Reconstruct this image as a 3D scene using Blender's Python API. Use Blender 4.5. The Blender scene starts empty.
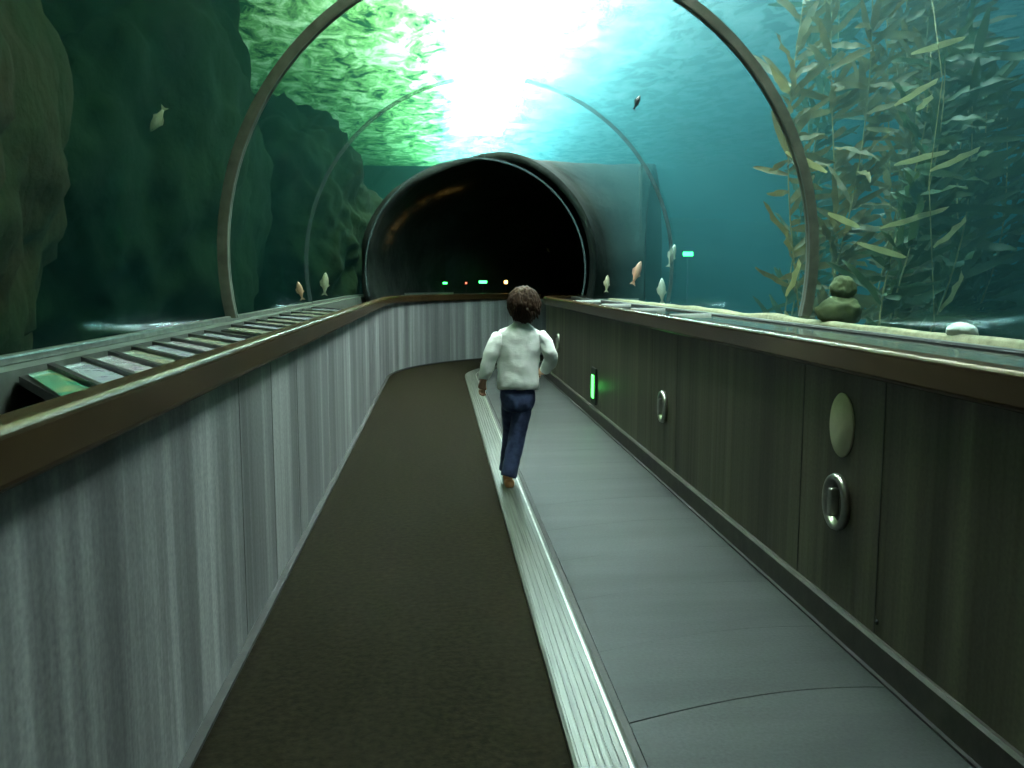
import bpy, bmesh, math, random
from mathutils import Vector, Matrix, noise, Euler

random.seed(7)
C = bpy.context.scene
COL = C.collection
PI = math.pi

# ------------------------------------------------------------------ camera
F_PX = 870.0
PITCH = math.atan(104 / F_PX)
YAW = math.atan(74 / F_PX * math.cos(PITCH))
cam_d = bpy.data.cameras.new('camera')
cam_d.sensor_width = 36.0
cam_d.lens = 36.0 * F_PX / 1024.0
cam_d.clip_start = 0.02
cam = bpy.data.objects.new('camera', cam_d)
cam.location = (0, 0, 1.25)
cam.rotation_euler = (PI / 2 - PITCH, 0, -YAW)
COL.objects.link(cam)
C.camera = cam

# ------------------------------------------------------------------ view + world
C.view_settings.view_transform = 'Standard'
C.view_settings.look = 'None'
C.view_settings.gamma = 1.0
C.view_settings.exposure = 0.0
C.view_settings.use_curve_mapping = False
W = bpy.data.worlds.new('world')
C.world = W
W.use_nodes = True
W.node_tree.nodes['Background'].inputs[0].default_value = (0.35, 0.5, 0.6, 1)
W.node_tree.nodes['Background'].inputs[1].default_value = 0.02
C.cycles.transparent_max_bounces = 24
C.cycles.volume_bounces = 1
C.cycles.max_bounces = 6
C.cycles.sample_clamp_indirect = 4.0


def area(name, loc, size, power, color, rot=(0, 0, 0)):
    d = bpy.data.lights.new(name, 'AREA')
    d.shape = 'RECTANGLE'
    d.size, d.size_y = size
    d.energy = power
    d.color = color
    o = bpy.data.objects.new(name, d)
    o.location = loc
    o.rotation_euler = rot
    COL.objects.link(o)
    return o


# daylight falling through the strip skylight over the tank, and an added lamp to brighten the haze
# (the skylight pane itself is the emitting mesh built with the tank)
SKY_STRENGTH = 74.0
SKY_COLOR = (1.0, 0.94, 0.87)
area('tank_flood', (6.3, 12.0, 5.7), (6.0, 15.0), 130, (0.75, 0.93, 1.0))
# the gallery's own ceiling lamps behind the photographer
area('gallery_lamp', (1.0, -1.2, 2.7), (1.6, 0.7), 16, (1.0, 0.8, 0.5), (math.radians(-25), 0, 0))

# ------------------------------------------------------------------ materials
def mat(name):
    m = bpy.data.materials.new(name)
    m.use_nodes = True
    nt = m.node_tree
    return m, nt, nt.nodes, nt.links, nt.nodes['Principled BSDF']


def coords(nt, scale=(1, 1, 1)):
    tc = nt.nodes.new('ShaderNodeTexCoord')
    mp = nt.nodes.new('ShaderNodeMapping')
    mp.inputs['Scale'].default_value = scale
    nt.links.new(tc.outputs['Object'], mp.inputs[0])
    return mp.outputs[0]


def noise_ramp(nt, vec, scale, stops, detail=4, rough=0.55, dist=0.0):
    n = nt.nodes.new('ShaderNodeTexNoise')
    n.inputs['Scale'].default_value = scale
    n.inputs['Detail'].default_value = detail
    n.inputs['Roughness'].default_value = rough
    n.inputs['Distortion'].default_value = dist
    nt.links.new(vec, n.inputs['Vector'])
    r = nt.nodes.new('ShaderNodeValToRGB')
    el = r.color_ramp.elements
    while len(el) < len(stops):
        el.new(0.5)
    for e, (p, c) in zip(el, stops):
        e.position = p
        e.color = (*c, 1) if len(c) == 3 else c
    nt.links.new(n.outputs['Fac'], r.inputs[0])
    return r.outputs[0], n.outputs['Fac']


def bump(nt, b, fac, strength=0.3, dist=0.02):
    bn = nt.nodes.new('ShaderNodeBump')
    bn.inputs['Strength'].default_value = strength
    bn.inputs['Distance'].default_value = dist
    nt.links.new(fac, bn.inputs['Height'])
    nt.links.new(bn.outputs[0], b.inputs['Normal'])


def noisy(name, c1, c2, scale=6, rough=0.6, metal=0.0, stretch=(1, 1, 1), bstr=0.2, bdist=0.01, detail=5, spec=0.5):
    m, nt, N, L, b = mat(name)
    v = coords(nt, stretch)
    col, fac = noise_ramp(nt, v, scale, [(0.3, c1), (0.7, c2)], detail)
    L.new(col, b.inputs['Base Color'])
    b.inputs['Roughness'].default_value = rough
    b.inputs['Metallic'].default_value = metal
    b.inputs['Specular IOR Level'].default_value = spec
    if bstr:
        bump(nt, b, fac, bstr, bdist)
    return m


M = {}
# streaked brushed panels of the side walls
def streaky(name, dark, mid, light, rough=0.42, metal=0.15):
    m, nt, N, L, b = mat(name)
    v = coords(nt, (2.0, 2.0, 0.05))
    c1, f1 = noise_ramp(nt, v, 2.6, [(0.34, dark), (0.5, mid), (0.68, light)], 4, 0.62)
    c2, f2 = noise_ramp(nt, coords(nt, (1, 1, 1)), 70, [(0.3, (0.72, 0.72, 0.75)), (0.7, (1, 1, 1))], 2)
    mx = N.new('ShaderNodeMix'); mx.data_type = 'RGBA'; mx.blend_type = 'MULTIPLY'
    mx.inputs[0].default_value = 1.0
    L.new(c1, mx.inputs[6]); L.new(c2, mx.inputs[7])
    L.new(mx.outputs[2], b.inputs['Base Color'])
    b.inputs['Roughness'].default_value = rough
    b.inputs['Metallic'].default_value = metal
    bump(nt, b, f1, 0.35, 0.02)
    return m


M['panel_pale'] = streaky('pale_streaked_panel', (0.15, 0.155, 0.155), (0.23, 0.24, 0.235), (0.46, 0.48, 0.46))
M['panel_olive'] = streaky('olive_streaked_panel', (0.055, 0.05, 0.03), (0.088, 0.08, 0.05), (0.145, 0.138, 0.086), 0.5, 0.05)  # same panel as the left wall, with shade put into its colour
M['carpet'] = noisy('brown_carpet', (0.007, 0.006, 0.003), (0.018, 0.015, 0.008), 40, 0.95, stretch=(1, 1, 1), bstr=0.4, spec=0.05)
M['kick'] = noisy('dark_kick_board', (0.03, 0.027, 0.022), (0.06, 0.054, 0.043), 14, 0.5)
M['black'] = noisy('black_rubber', (0.008, 0.008, 0.008), (0.02, 0.02, 0.018), 20, 0.7)
M['rail'] = noisy('bronze_rail', (0.07, 0.04, 0.016), (0.14, 0.085, 0.035), 5, 0.27, 0.7, (1, 0.3, 1), 0.05)
M['sill'] = noisy('grey_green_sill', (0.10, 0.12, 0.10), (0.2, 0.23, 0.2), 12, 0.3, 0.3, bstr=0.05)
M['well'] = noisy('dark_ledge_well', (0.012, 0.011, 0.010), (0.03, 0.026, 0.022), 8, 0.5)
M['ring'] = noisy('ring_seal', (0.12, 0.12, 0.09), (0.22, 0.22, 0.165), 10, 0.35, 0.2, bstr=0.05)
M['ring_edge'] = noisy('ring_lip', (0.2, 0.24, 0.22), (0.3, 0.34, 0.3), 10, 0.3, 0.2, bstr=0.05)
M['concrete'] = noisy('portal_collar', (0.12, 0.14, 0.13), (0.26, 0.29, 0.27), 5, 0.6)
M['tank_wall'] = noisy('tank_back_wall', (0.03, 0.07, 0.09), (0.06, 0.12, 0.14), 0.8, 0.95, spec=0.1)
M['sand'] = noisy('sand', (0.22, 0.2, 0.12), (0.38, 0.35, 0.22), 25, 0.9, bstr=0.6)
M['tank_floor'] = noisy('gravel_bed', (0.03, 0.045, 0.04), (0.09, 0.11, 0.08), 3, 0.95, bstr=0.6, bdist=0.05)
M['rock_green'] = noisy('algae_rock', (0.003, 0.005, 0.0015), (0.010, 0.016, 0.004), 1.6, 0.95, bstr=0.8, bdist=0.12, detail=8, spec=0.1)
M['rock_brown'] = noisy('brown_rock', (0.028, 0.010, 0.003), (0.013, 0.015, 0.003), 1.9, 0.95, bstr=0.8, bdist=0.12, detail=8, spec=0.1)
M['rock_dark'] = noisy('dark_rock', (0.012, 0.013, 0.011), (0.04, 0.042, 0.03), 1.7, 0.95, bstr=0.8, bdist=0.1, detail=8, spec=0.1)
M['rock_arch'] = noisy('brown_arch_rock', (0.006, 0.008, 0.007), (0.02, 0.024, 0.02), 1.7, 0.9, stretch=(1, 1, 1), bstr=0.8, bdist=0.1, detail=8, spec=0.1)
M['boulder'] = noisy('green_boulder', (0.07, 0.085, 0.03), (0.14, 0.15, 0.06), 9, 0.9, bstr=0.6, bdist=0.02)
M['white_rock'] = noisy('white_rock', (0.6, 0.6, 0.52), (0.82, 0.82, 0.75), 14, 0.8, bstr=0.4, bdist=0.01)
M['steel'] = noisy('brushed_steel', (0.35, 0.35, 0.32), (0.55, 0.55, 0.5), 20, 0.28, 0.9, bstr=0.03)
M['dish'] = noisy('dull_grey_dish', (0.10, 0.10, 0.085), (0.2, 0.2, 0.17), 12, 0.4, 0.4, bstr=0.05)
M['disc'] = noisy('tan_disc', (0.46, 0.42, 0.30), (0.56, 0.52, 0.38), 18, 0.6, bstr=0.05)
M['white_trim'] = noisy('white_joint', (0.75, 0.78, 0.74), (0.85, 0.88, 0.84), 20, 0.4, bstr=0)
M['graphic_frame'] = noisy('black_sign_frame', (0.01, 0.01, 0.009), (0.022, 0.02, 0.018), 20, 0.45)


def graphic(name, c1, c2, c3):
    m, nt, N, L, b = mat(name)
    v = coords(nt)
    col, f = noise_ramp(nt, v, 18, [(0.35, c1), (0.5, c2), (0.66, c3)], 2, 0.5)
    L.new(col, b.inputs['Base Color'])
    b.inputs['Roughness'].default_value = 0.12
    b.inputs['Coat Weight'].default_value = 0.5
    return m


M['graphic'] = [graphic('printed_face_green', (0.3, 0.5, 0.38), (0.6, 0.68, 0.52), (0.8, 0.8, 0.5)),
                graphic('printed_face_blue', (0.6, 0.78, 0.78), (0.75, 0.88, 0.88), (0.65, 0.65, 0.8)),
                graphic('printed_face_grey', (0.65, 0.72, 0.66), (0.85, 0.88, 0.84), (0.72, 0.62, 0.74))]
M['graphic_first'] = graphic('printed_face_bright', (0.03, 0.35, 0.2), (0.2, 0.6, 0.35), (0.6, 0.7, 0.3))
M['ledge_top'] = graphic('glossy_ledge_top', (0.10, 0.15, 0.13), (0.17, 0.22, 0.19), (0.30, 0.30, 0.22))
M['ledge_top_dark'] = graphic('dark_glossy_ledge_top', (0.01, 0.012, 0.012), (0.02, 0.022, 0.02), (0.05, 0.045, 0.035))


# walkway belt: pale grey-blue rubber with faint cross bands
def belt():
    m, nt, N, L, b = mat('walkway_belt')
    c1, f1 = noise_ramp(nt, coords(nt, (0.4, 2.2, 1)), 1.6, [(0.3, (0.026, 0.03, 0.029)), (0.7, (0.05, 0.057, 0.055))], 3)
    c2, f2 = noise_ramp(nt, coords(nt), 90, [(0.3, (0.7, 0.7, 0.7)), (0.7, (1, 1, 1))], 2)
    mx = N.new('ShaderNodeMix'); mx.data_type = 'RGBA'; mx.blend_type = 'MULTIPLY'
    mx.inputs[0].default_value = 1
    L.new(c1, mx.inputs[6]); L.new(c2, mx.inputs[7])
    L.new(mx.outputs[2], b.inputs['Base Color'])
    b.inputs['Roughness'].default_value = 0.5
    b.inputs['Specular IOR Level'].default_value = 0.1
    bump(nt, b, f2, 0.2, 0.003)
    return m


M['belt'] = belt()


def strip_metal():
    m, nt, N, L, b = mat('ribbed_metal_strip')
    v = coords(nt, (1, 0.02, 1))
    col, f = noise_ramp(nt, v, 90, [(0.35, (0.045, 0.052, 0.04)), (0.65, (0.11, 0.12, 0.1))], 2)
    L.new(col, b.inputs['Base Color'])
    b.inputs['Metallic'].default_value = 0.3
    b.inputs['Roughness'].default_value = 0.4
    bump(nt, b, f, 0.5, 0.004)
    return m


M['strip'] = strip_metal()
M['seam'] = noisy('panel_seam', (0.12, 0.12, 0.12), (0.18, 0.18, 0.18), 10, 0.7, bstr=0)


def acrylic():
    m, nt, N, L, b = mat('clear_acrylic')
    N.remove(b)
    out = N['Material Output']
    t = N.new('ShaderNodeBsdfTransparent'); t.inputs[0].default_value = (0.94, 0.975, 0.97, 1)
    g = N.new('ShaderNodeBsdfGlossy'); g.inputs['Roughness'].default_value = 0.12
    g.inputs['Color'].default_value = (0.85, 0.95, 0.95, 1)
    lw = N.new('ShaderNodeLayerWeight'); lw.inputs['Blend'].default_value = 0.12
    mm = N.new('ShaderNodeMath'); mm.operation = 'MINIMUM'; mm.inputs[1].default_value = 0.024
    m0 = N.new('ShaderNodeMath'); m0.operation = 'MULTIPLY'; m0.inputs[1].default_value = 0.3
    L.new(lw.outputs['Fresnel'], m0.inputs[0]); L.new(m0.outputs[0], mm.inputs[0])
    # long soft polishing marks along the ceiling
    v = coords(nt, (3.0, 0.35, 3.0))
    n = N.new('ShaderNodeTexNoise'); n.inputs['Scale'].default_value = 1.4; n.inputs['Detail'].default_value = 4
    L.new(v, n.inputs['Vector'])
    bn = N.new('ShaderNodeBump'); bn.inputs['Strength'].default_value = 0.25; bn.inputs['Distance'].default_value = 0.03
    L.new(n.outputs['Fac'], bn.inputs['Height']); L.new(bn.outputs[0], g.inputs['Normal'])
    mx = N.new('ShaderNodeMixShader')
    L.new(mm.outputs[0], mx.inputs[0]); L.new(t.outputs[0], mx.inputs[1]); L.new(g.outputs[0], mx.inputs[2])
    L.new(mx.outputs[0], out.inputs['Surface'])
    return m


M['acrylic'] = acrylic()


def ring_film():
    m, nt, N, L, b = mat('clear_joint_film')
    b.inputs['Base Color'].default_value = (0.08, 0.12, 0.12, 1)
    b.inputs['Roughness'].default_value = 0.3
    t = N.new('ShaderNodeBsdfTransparent')
    mx = N.new('ShaderNodeMixShader'); mx.inputs[0].default_value = 0.6
    L.new(b.outputs[0], mx.inputs[1]); L.new(t.outputs[0], mx.inputs[2])
    L.new(mx.outputs[0], N['Material Output'].inputs['Surface'])
    return m


M['film'] = ring_film()


def water_volume(name, scatter, tint=(0.36, 0.71, 0.75, 1)):
    m, nt, N, L, b = mat(name)
    N.remove(b)
    out = N['Material Output']
    s = N.new('ShaderNodeVolumeScatter'); s.inputs['Color'].default_value = (0.26, 0.64, 0.68, 1)
    s.inputs['Density'].default_value = scatter; s.inputs['Anisotropy'].default_value = 0.5
    a = N.new('ShaderNodeVolumeAbsorption'); a.inputs['Color'].default_value = tint
    a.inputs['Density'].default_value = 0.32
    ad = N.new('ShaderNodeAddShader')
    L.new(s.outputs[0], ad.inputs[0]); L.new(a.outputs[0], ad.inputs[1])
    L.new(ad.outputs[0], out.inputs['Volume'])
    return m


M['water'] = water_volume('hazy_open_water', 0.04)
M['water_clear'] = water_volume('clear_sheltered_water', 0.010, (0.38, 0.68, 0.62, 1))  # same tank water, haze cut so the left side looks unlit


def water_surface():
    """Rippled surface seen from below: clear over the open water, matted with green algae on the left."""
    m, nt, N, L, b = mat('rippled_water_surface')
    N.remove(b)
    out = N['Material Output']
    tr = N.new('ShaderNodeBsdfTransparent')
    v = coords(nt, (1, 0.55, 1))
    open_, f = noise_ramp(nt, v, 3.0, [(0.36, (0.4, 0.4, 0.4)), (0.66, (0.85, 0.85, 0.85))], 5, 0.6, 0.8)
    clear, f1 = noise_ramp(nt, v, 2.4, [(0.3, (0.2, 0.3, 0.32)), (0.7, (0.5, 0.6, 0.6))], 4, 0.6, 0.5)
    algae, f2 = noise_ramp(nt, v, 2.6, [(0.38, (0.01, 0.06, 0.02)), (0.5, (0.28, 0.5, 0.18)), (0.62, (0.85, 0.95, 0.65))], 7, 0.7, 0.9)
    sp = N.new('ShaderNodeSeparateXYZ')
    tc = N.new('ShaderNodeTexCoord'); L.new(tc.outputs['Object'], sp.inputs[0])
    # algae mat: its ragged edge runs along the skylight's left side
    ax = N.new('ShaderNodeMath'); ax.operation = 'MULTIPLY_ADD'
    L.new(f1, ax.inputs[0]); ax.inputs[1].default_value = 2.2; L.new(sp.outputs[0], ax.inputs[2])
    mr = N.new('ShaderNodeMapRange'); mr.inputs['From Min'].default_value = 1.75; mr.inputs['From Max'].default_value = 1.15
    L.new(ax.outputs[0], mr.inputs['Value'])
    cm = N.new('ShaderNodeMix'); cm.data_type = 'RGBA'
    L.new(mr.outputs[0], cm.inputs[0]); L.new(clear, cm.inputs[6]); L.new(algae, cm.inputs[7])
    tl = N.new('ShaderNodeBsdfTranslucent'); L.new(cm.outputs[2], tl.inputs[0])
    inv = N.new('ShaderNodeMath'); inv.operation = 'SUBTRACT'; inv.inputs[0].default_value = 1.0
    L.new(mr.outputs[0], inv.inputs[1])
    o1 = N.new('ShaderNodeMath'); o1.operation = 'MULTIPLY'; L.new(open_, o1.inputs[0]); L.new(inv.outputs[0], o1.inputs[1])
    o2 = N.new('ShaderNodeMath'); o2.operation = 'MULTIPLY'; L.new(o1.outputs[0], o2.inputs[0]); o2.inputs[1].default_value = 0.85
    mx = N.new('ShaderNodeMixShader')
    L.new(o2.outputs[0], mx.inputs[0]); L.new(tl.outputs[0], mx.inputs[1]); L.new(tr.outputs[0], mx.inputs[2])
    L.new(mx.outputs[0], out.inputs['Surface'])
    return m


M['surface'] = water_surface()


def translucent_leaf(name, c1, c2):
    m, nt, N, L, b = mat(name)
    col, f = noise_ramp(nt, coords(nt), 5, [(0.3, c1), (0.7, c2)], 3)
    L.new(col, b.inputs['Base Color'])
    b.inputs['Roughness'].default_value = 0.5
    out = N['Material Output']
    tl = N.new('ShaderNodeBsdfTranslucent'); L.new(col, tl.inputs[0])
    mx = N.new('ShaderNodeMixShader'); mx.inputs[0].default_value = 0.35
    L.new(b.outputs[0], mx.inputs[1]); L.new(tl.outputs[0], mx.inputs[2])
    L.new(mx.outputs[0], out.inputs['Surface'])
    return m


M['kelp'] = translucent_leaf('kelp_blade', (0.09, 0.065, 0.022), (0.19, 0.15, 0.055))
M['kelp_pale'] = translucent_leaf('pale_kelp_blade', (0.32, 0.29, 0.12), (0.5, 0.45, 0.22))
M['kelp_green'] = translucent_leaf('green_kelp_blade', (0.025, 0.045, 0.015), (0.06, 0.085, 0.03))
M['stipe'] = noisy('kelp_stipe', (0.12, 0.10, 0.03), (0.25, 0.2, 0.07), 6, 0.6)
M['fish_tan'] = noisy('tan_fish_skin', (0.3, 0.24, 0.14), (0.45, 0.4, 0.28), 14, 0.4, bstr=0)
M['fish_pink'] = noisy('orange_pink_fish_skin', (0.55, 0.2, 0.12), (0.7, 0.36, 0.24), 14, 0.4, bstr=0)
M['fish_grey'] = noisy('grey_fish_skin', (0.012, 0.015, 0.015), (0.03, 0.035, 0.035), 14, 0.4, bstr=0)
M['fish_white'] = noisy('pale_fish_skin', (0.38, 0.40, 0.32), (0.55, 0.56, 0.46), 14, 0.4, bstr=0)
M['eye'] = noisy('black_eye', (0.005, 0.005, 0.005), (0.01, 0.01, 0.01), 10, 0.2, bstr=0)
M['skin'] = noisy('skin', (0.55, 0.28, 0.18), (0.62, 0.34, 0.22), 12, 0.55, bstr=0)
M['hair'] = noisy('dark_brown_hair', (0.018, 0.010, 0.006), (0.06, 0.032, 0.018), 30, 0.7, stretch=(3, 3, 0.4), bstr=0.8, bdist=0.01, spec=0.15)
M['sweater'] = noisy('white_knit', (0.86, 0.92, 0.86), (0.94, 0.97, 0.93), 14, 0.9, stretch=(1, 1, 2), bstr=0.4, bdist=0.01)
M['jeans'] = noisy('blue_denim', (0.016, 0.03, 0.085), (0.06, 0.085, 0.19), 22, 0.85, bstr=0.3, bdist=0.005)
M['shoe'] = noisy('orange_tan_shoe', (0.8, 0.32, 0.12), (0.9, 0.48, 0.22), 20, 0.6, bstr=0)
M['sole'] = noisy('white_sole', (0.7, 0.7, 0.65), (0.8, 0.8, 0.75), 20, 0.6, bstr=0)


def emit(name, c, s):
    m, nt, N, L, b = mat(name)
    b.inputs['Base Color'].default_value = (*c, 1)
    b.inputs['Emission Color'].default_value = (*c, 1)
    b.inputs['Emission Strength'].default_value = s
    return m


M['green_lamp'] = emit('green_lamp', (0.08, 1.0, 0.12), 5)
M['green_far'] = emit('green_far_lamp', (0.05, 1.0, 0.15), 9)  # the far glows stand in for reflections
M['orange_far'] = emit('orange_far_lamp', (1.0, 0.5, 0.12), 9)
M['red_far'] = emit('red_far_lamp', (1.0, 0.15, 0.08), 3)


# ------------------------------------------------------------------ mesh helpers
class MB:
    def __init__(self):
        self.v, self.f = [], []

    def add(self, vs, fs):
        k = len(self.v)
        self.v += [tuple(p) for p in vs]
        self.f += [tuple(i + k for i in f) for f in fs]
        return self

    def box(self, lo, hi, T=None):
        vs = [Vector((x, y, z)) for z in (lo[2], hi[2]) for y in (lo[1], hi[1]) for x in (lo[0], hi[0])]
        if T:
            vs = [T @ p for p in vs]
        return self.add(vs, [(0, 2, 3, 1), (4, 5, 7, 6), (0, 1, 5, 4), (2, 6, 7, 3), (0, 4, 6, 2), (1, 3, 7, 5)])

    def prism(self, pts, z0, z1):
        n = len(pts)
        vs = [(x, y, z0) for x, y in pts] + [(x, y, z1) for x, y in pts]
        fs = [tuple(range(n))[::-1], tuple(range(n, 2 * n))] + [(i, (i + 1) % n, n + (i + 1) % n, n + i) for i in range(n)]
        return self.add(vs, fs)

    def build(self, name, m, parent=None, smooth=False, kind=None, bevel=0, loc=None, sub=0):
        me = bpy.data.meshes.new(name)
        me.from_pydata(self.v, [], self.f)
        bm = bmesh.new(); bm.from_mesh(me)
        bmesh.ops.recalc_face_normals(bm, faces=bm.faces)
        bm.to_mesh(me); bm.free()
        me.materials.append(m)
        if smooth:
            me.polygons.foreach_set('use_smooth', [True] * len(me.polygons))
        o = bpy.data.objects.new(name, me)
        COL.objects.link(o)
        if parent:
            o.parent = parent
        if loc:
            o.location = loc
        if kind:
            o['kind'] = kind
        if bevel:
            md = o.modifiers.new('bevel', 'BEVEL'); md.width = bevel; md.segments = 2; md.limit_method = 'ANGLE'
        if sub:
            md = o.modifiers.new('sub', 'SUBSURF'); md.levels = sub; md.render_levels = sub
        return o


def tag(o, label, cat, group=None, kind=None):
    o['label'] = label
    o['category'] = cat
    if group: o['group'] = group
    if kind: o['kind'] = kind
    return o


def empty(name, loc=(0, 0, 0), rz=0):
    o = bpy.data.objects.new(name, None)
    o.location = loc
    o.rotation_euler = (0, 0, rz)
    o.empty_display_size = 0.1
    COL.objects.link(o)
    return o


# corridor path: straight to S0, then an arc to the right round (ARC_X, S0)
S0, ARC_X = 11.2, 2.63
RC = ARC_X - 0.36
S_END = S0 + RC * 1.75


def P(s, off):
    if s <= S0:
        return Vector((off, s))
    a = (s - S0) / RC
    r = ARC_X - off
    return Vector((ARC_X - r * math.cos(a), S0 + r * math.sin(a)))


def stations(s0, s1, straight=1.0, curved=0.14):
    out = [s0]
    s = s0
    while s < s1 - 1e-6:
        step = straight if s < S0 - 1e-6 else curved
        nxt = s + step
        if s < S0 - 1e-6 and nxt > S0:
            nxt = S0
        s = min(nxt, s1)
        out.append(s)
    return out


def sweep(mb, prof, ss, closed=True, cap=True):
    """prof: list of (offset, z)."""
    n = len(prof)
    vs, fs = [], []
    for s in ss:
        for off, z in prof:
            q = P(s, off)
            vs.append((q.x, q.y, z))
    m = n if closed else n - 1
    for k in range(len(ss) - 1):
        for i in range(m):
            j = (i + 1) % n
            fs.append((k * n + i, k * n + j, (k + 1) * n + j, (k + 1) * n + i))
    if cap and closed:
        fs.append(tuple(range(n))[::-1])
        fs.append(tuple((len(ss) - 1) * n + i for i in range(n)))
    return mb.add(vs, fs)


def rect(a, b, z0, z1):
    return [(a, z0), (b, z0), (b, z1), (a, z1)]


def rounded(a, b, z0, z1, r, n=4):
    pts = []
    for cx, cz, a0 in ((b - r, z0 + r, -90), (b - r, z1 - r, 0), (a + r, z1 - r, 90), (a + r, z0 + r, 180)):
        for k in range(n + 1):
            t = math.radians(a0 + 90 * k / n)
            pts.append((cx + r * math.cos(t), cz + r * math.sin(t)))
    return pts


S_BACK = -2.5
XL, XR = -0.675, 1.40

# ------------------------------------------------------------------ floor, walls, rails
sweep(MB(), rect(XL, 0.335, -0.12, 0.0), stations(S_BACK, S_END)).build('floor', M['carpet'], kind='structure')
sweep(MB(), rect(XR - 0.0, 2.3, -0.12, 0.0), stations(S_BACK, S_END)).build('floor', M['well'], kind='structure')
sweep(MB(), rect(-1.5, XL, -0.12, 0.0), stations(S_BACK, S_END)).build('floor', M['well'], kind='structure')

# moving walkway belt of crescent pallets
walk = empty('moving_walkway', (0, 0, 0))
tag(walk, 'pale grey moving walkway belt along the right half of the floor', 'walkway')
WA, WB = 0.525, XR
sweep(MB(), rect(WA, WB, -0.12, -0.008), stations(S_BACK, S_END)).build('belt_bed', M['black'], walk)


def crescent(s_a, s_b, gap=0.006):
    n = 12
    lo, hi = [], []
    for k in range(n + 1):
        t = k / n
        off = WA + 0.004 + (WB - WA - 0.02) * t
        bow = 0.16 * math.sin(PI * min(1.0, t * 1.0) * 0.62) / math.sin(PI * 0.5)
        lo.append((s_a + gap + bow, off)); hi.append((s_b + bow, off))
    mb = MB()
    vs = []
    for z in (-0.02, 0.0):
        for s, o in lo + hi:
            q = P(s, o); vs.append((q.x, q.y, z))
    m = n + 1
    fs = []
    for k in range(n):
        fs.append((k, k + 1, m + k + 1, m + k))
        a = 2 * m
        fs.append((a + k, a + k + 1, a + m + k + 1, a + m + k))
        fs.append((k, k + 1, a + k + 1, a + k))
        fs.append((m + k, m + k + 1, a + m + k + 1, a + m + k))
    fs.append((0, m, 3 * m, 2 * m)); fs.append((m - 1, 2 * m - 1, 4 * m - 1, 3 * m - 1))
    return mb.add(vs, fs)


ss = -2.02
while ss < S_END - 0.7:
    crescent(ss, ss + 0.48, 0.006 if ss < 2.6 else 0.001).build('pallet', M['belt'], walk)
    ss += 0.48

stp = MB()
sweep(stp, [(0.335, -0.1), (0.50, -0.1), (0.50, 0.012), (0.49, 0.016), (0.345, 0.016), (0.335, 0.012)], stations(S_BACK, S_END))
strip = stp.build('edge_strip', M['strip'])
tag(strip, 'ribbed silver metal strip running down the floor between carpet and walkway', 'floor strip')
for k in range(7):
    o0 = 0.352 + k * 0.0205
    sweep(MB(), rect(o0, o0 + 0.008, 0.0155, 0.019), stations(S_BACK, S_END)).build('rib', M['steel'] if k == 6 else M['strip'], strip)
sweep(MB(), rect(0.50, 0.525, -0.1, 0.004), stations(S_BACK, S_END)).build('groove', M['black'], strip)

# left wall: panels 1.2 m long with fine seams
w = MB()
sweep(w, rect(-0.72, XL, 0, 0.945), stations(S_BACK, S_END))
w.build('wall_left', M['panel_pale'], kind='structure')
for s in (0.58, 2.98, 3.55, 4.18, 5.38, 6.58, 7.78, 8.98, 10.18):
    q = P(s, XL)
    MB().box((XL - 0.002, s, 0.02), (XL + 0.0012, s + 0.004, 0.93)).build('trim_1', M['seam'], kind='structure')
sweep(MB(), rect(XL, XL + 0.03, 0, 0.012), stations(S_BACK, S_END)).build('baseboard_left', M['black'], kind='structure')

w = MB()
sweep(w, rect(XR, 1.45, 0, 0.945), stations(S_BACK, S_END))
w.build('wall_right', M['panel_olive'], kind='structure')
for s in (0.2, 0.8, 2.6, 3.21, 5.0, 5.6, 7.4, 8.0, 9.8, 10.4):
    MB().box((XR - 0.0015, s, 0.11), (XR + 0.002, s + 0.007, 0.93)).build('trim_2', M['kick'], kind='structure')
sweep(MB(), [(XR - 0.022, 0), (XR, 0), (XR, 0.11), (XR - 0.012, 0.11), (XR - 0.022, 0.10)], stations(S_BACK, S_END)).build('baseboard_right', M['kick'], kind='structure')
sweep(MB(), rect(XR - 0.036, XR - 0.022, 0, 0.008), stations(S_BACK, S_END)).build('trim_3', M['black'], kind='structure')

# handrails
lr = sweep(MB(), rounded(-0.715, -0.635, 0.935, 1.036, 0.018), stations(S_BACK, S_END)).build('handrail', M['rail'], smooth=False)
tag(lr, 'dark bronze handrail capping the pale left wall', 'handrail', 'handrails along the tunnel')
rr = sweep(MB(), rounded(1.36, 1.45, 0.935, 1.036, 0.018), stations(S_BACK, S_END)).build('handrail', M['rail'])
tag(rr, 'dark bronze handrail capping the olive right wall', 'handrail', 'handrails along the tunnel')

# ledges behind the rails
sweep(MB(), rect(-1.05, -0.72, 0.86, 0.90), stations(S_BACK, S_END)).build('trim_4', M['well'], kind='structure')
sl = sweep(MB(), rect(-1.19, -1.05, 0.0, 1.028), stations(S_BACK, S_END)).build('wall_left_outer', M['sill'], kind='structure')
sweep(MB(), rounded(-1.15, -1.118, 1.028, 1.055, 0.008, 2), stations(S_BACK, S0 + 2)).build('trim_5', M['steel'], kind='structure')
# sloping dark back of the left ledge
sweep(MB(), rect(1.722, 1.79, 0.86, 1.034), stations(S_BACK, S_END)).build('trim_6', M['black'], kind='structure')
sweep(MB(), rect(1.80, 2.11, 0.0, 1.0), stations(S_BACK, S_END)).build('wall_right_outer', M['sill'], kind='structure')
sweep(MB(), rect(1.45, 1.72, 0.86, 0.9), stations(S_BACK, S_END)).build('trim_7', M['well'], kind='structure')

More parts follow.
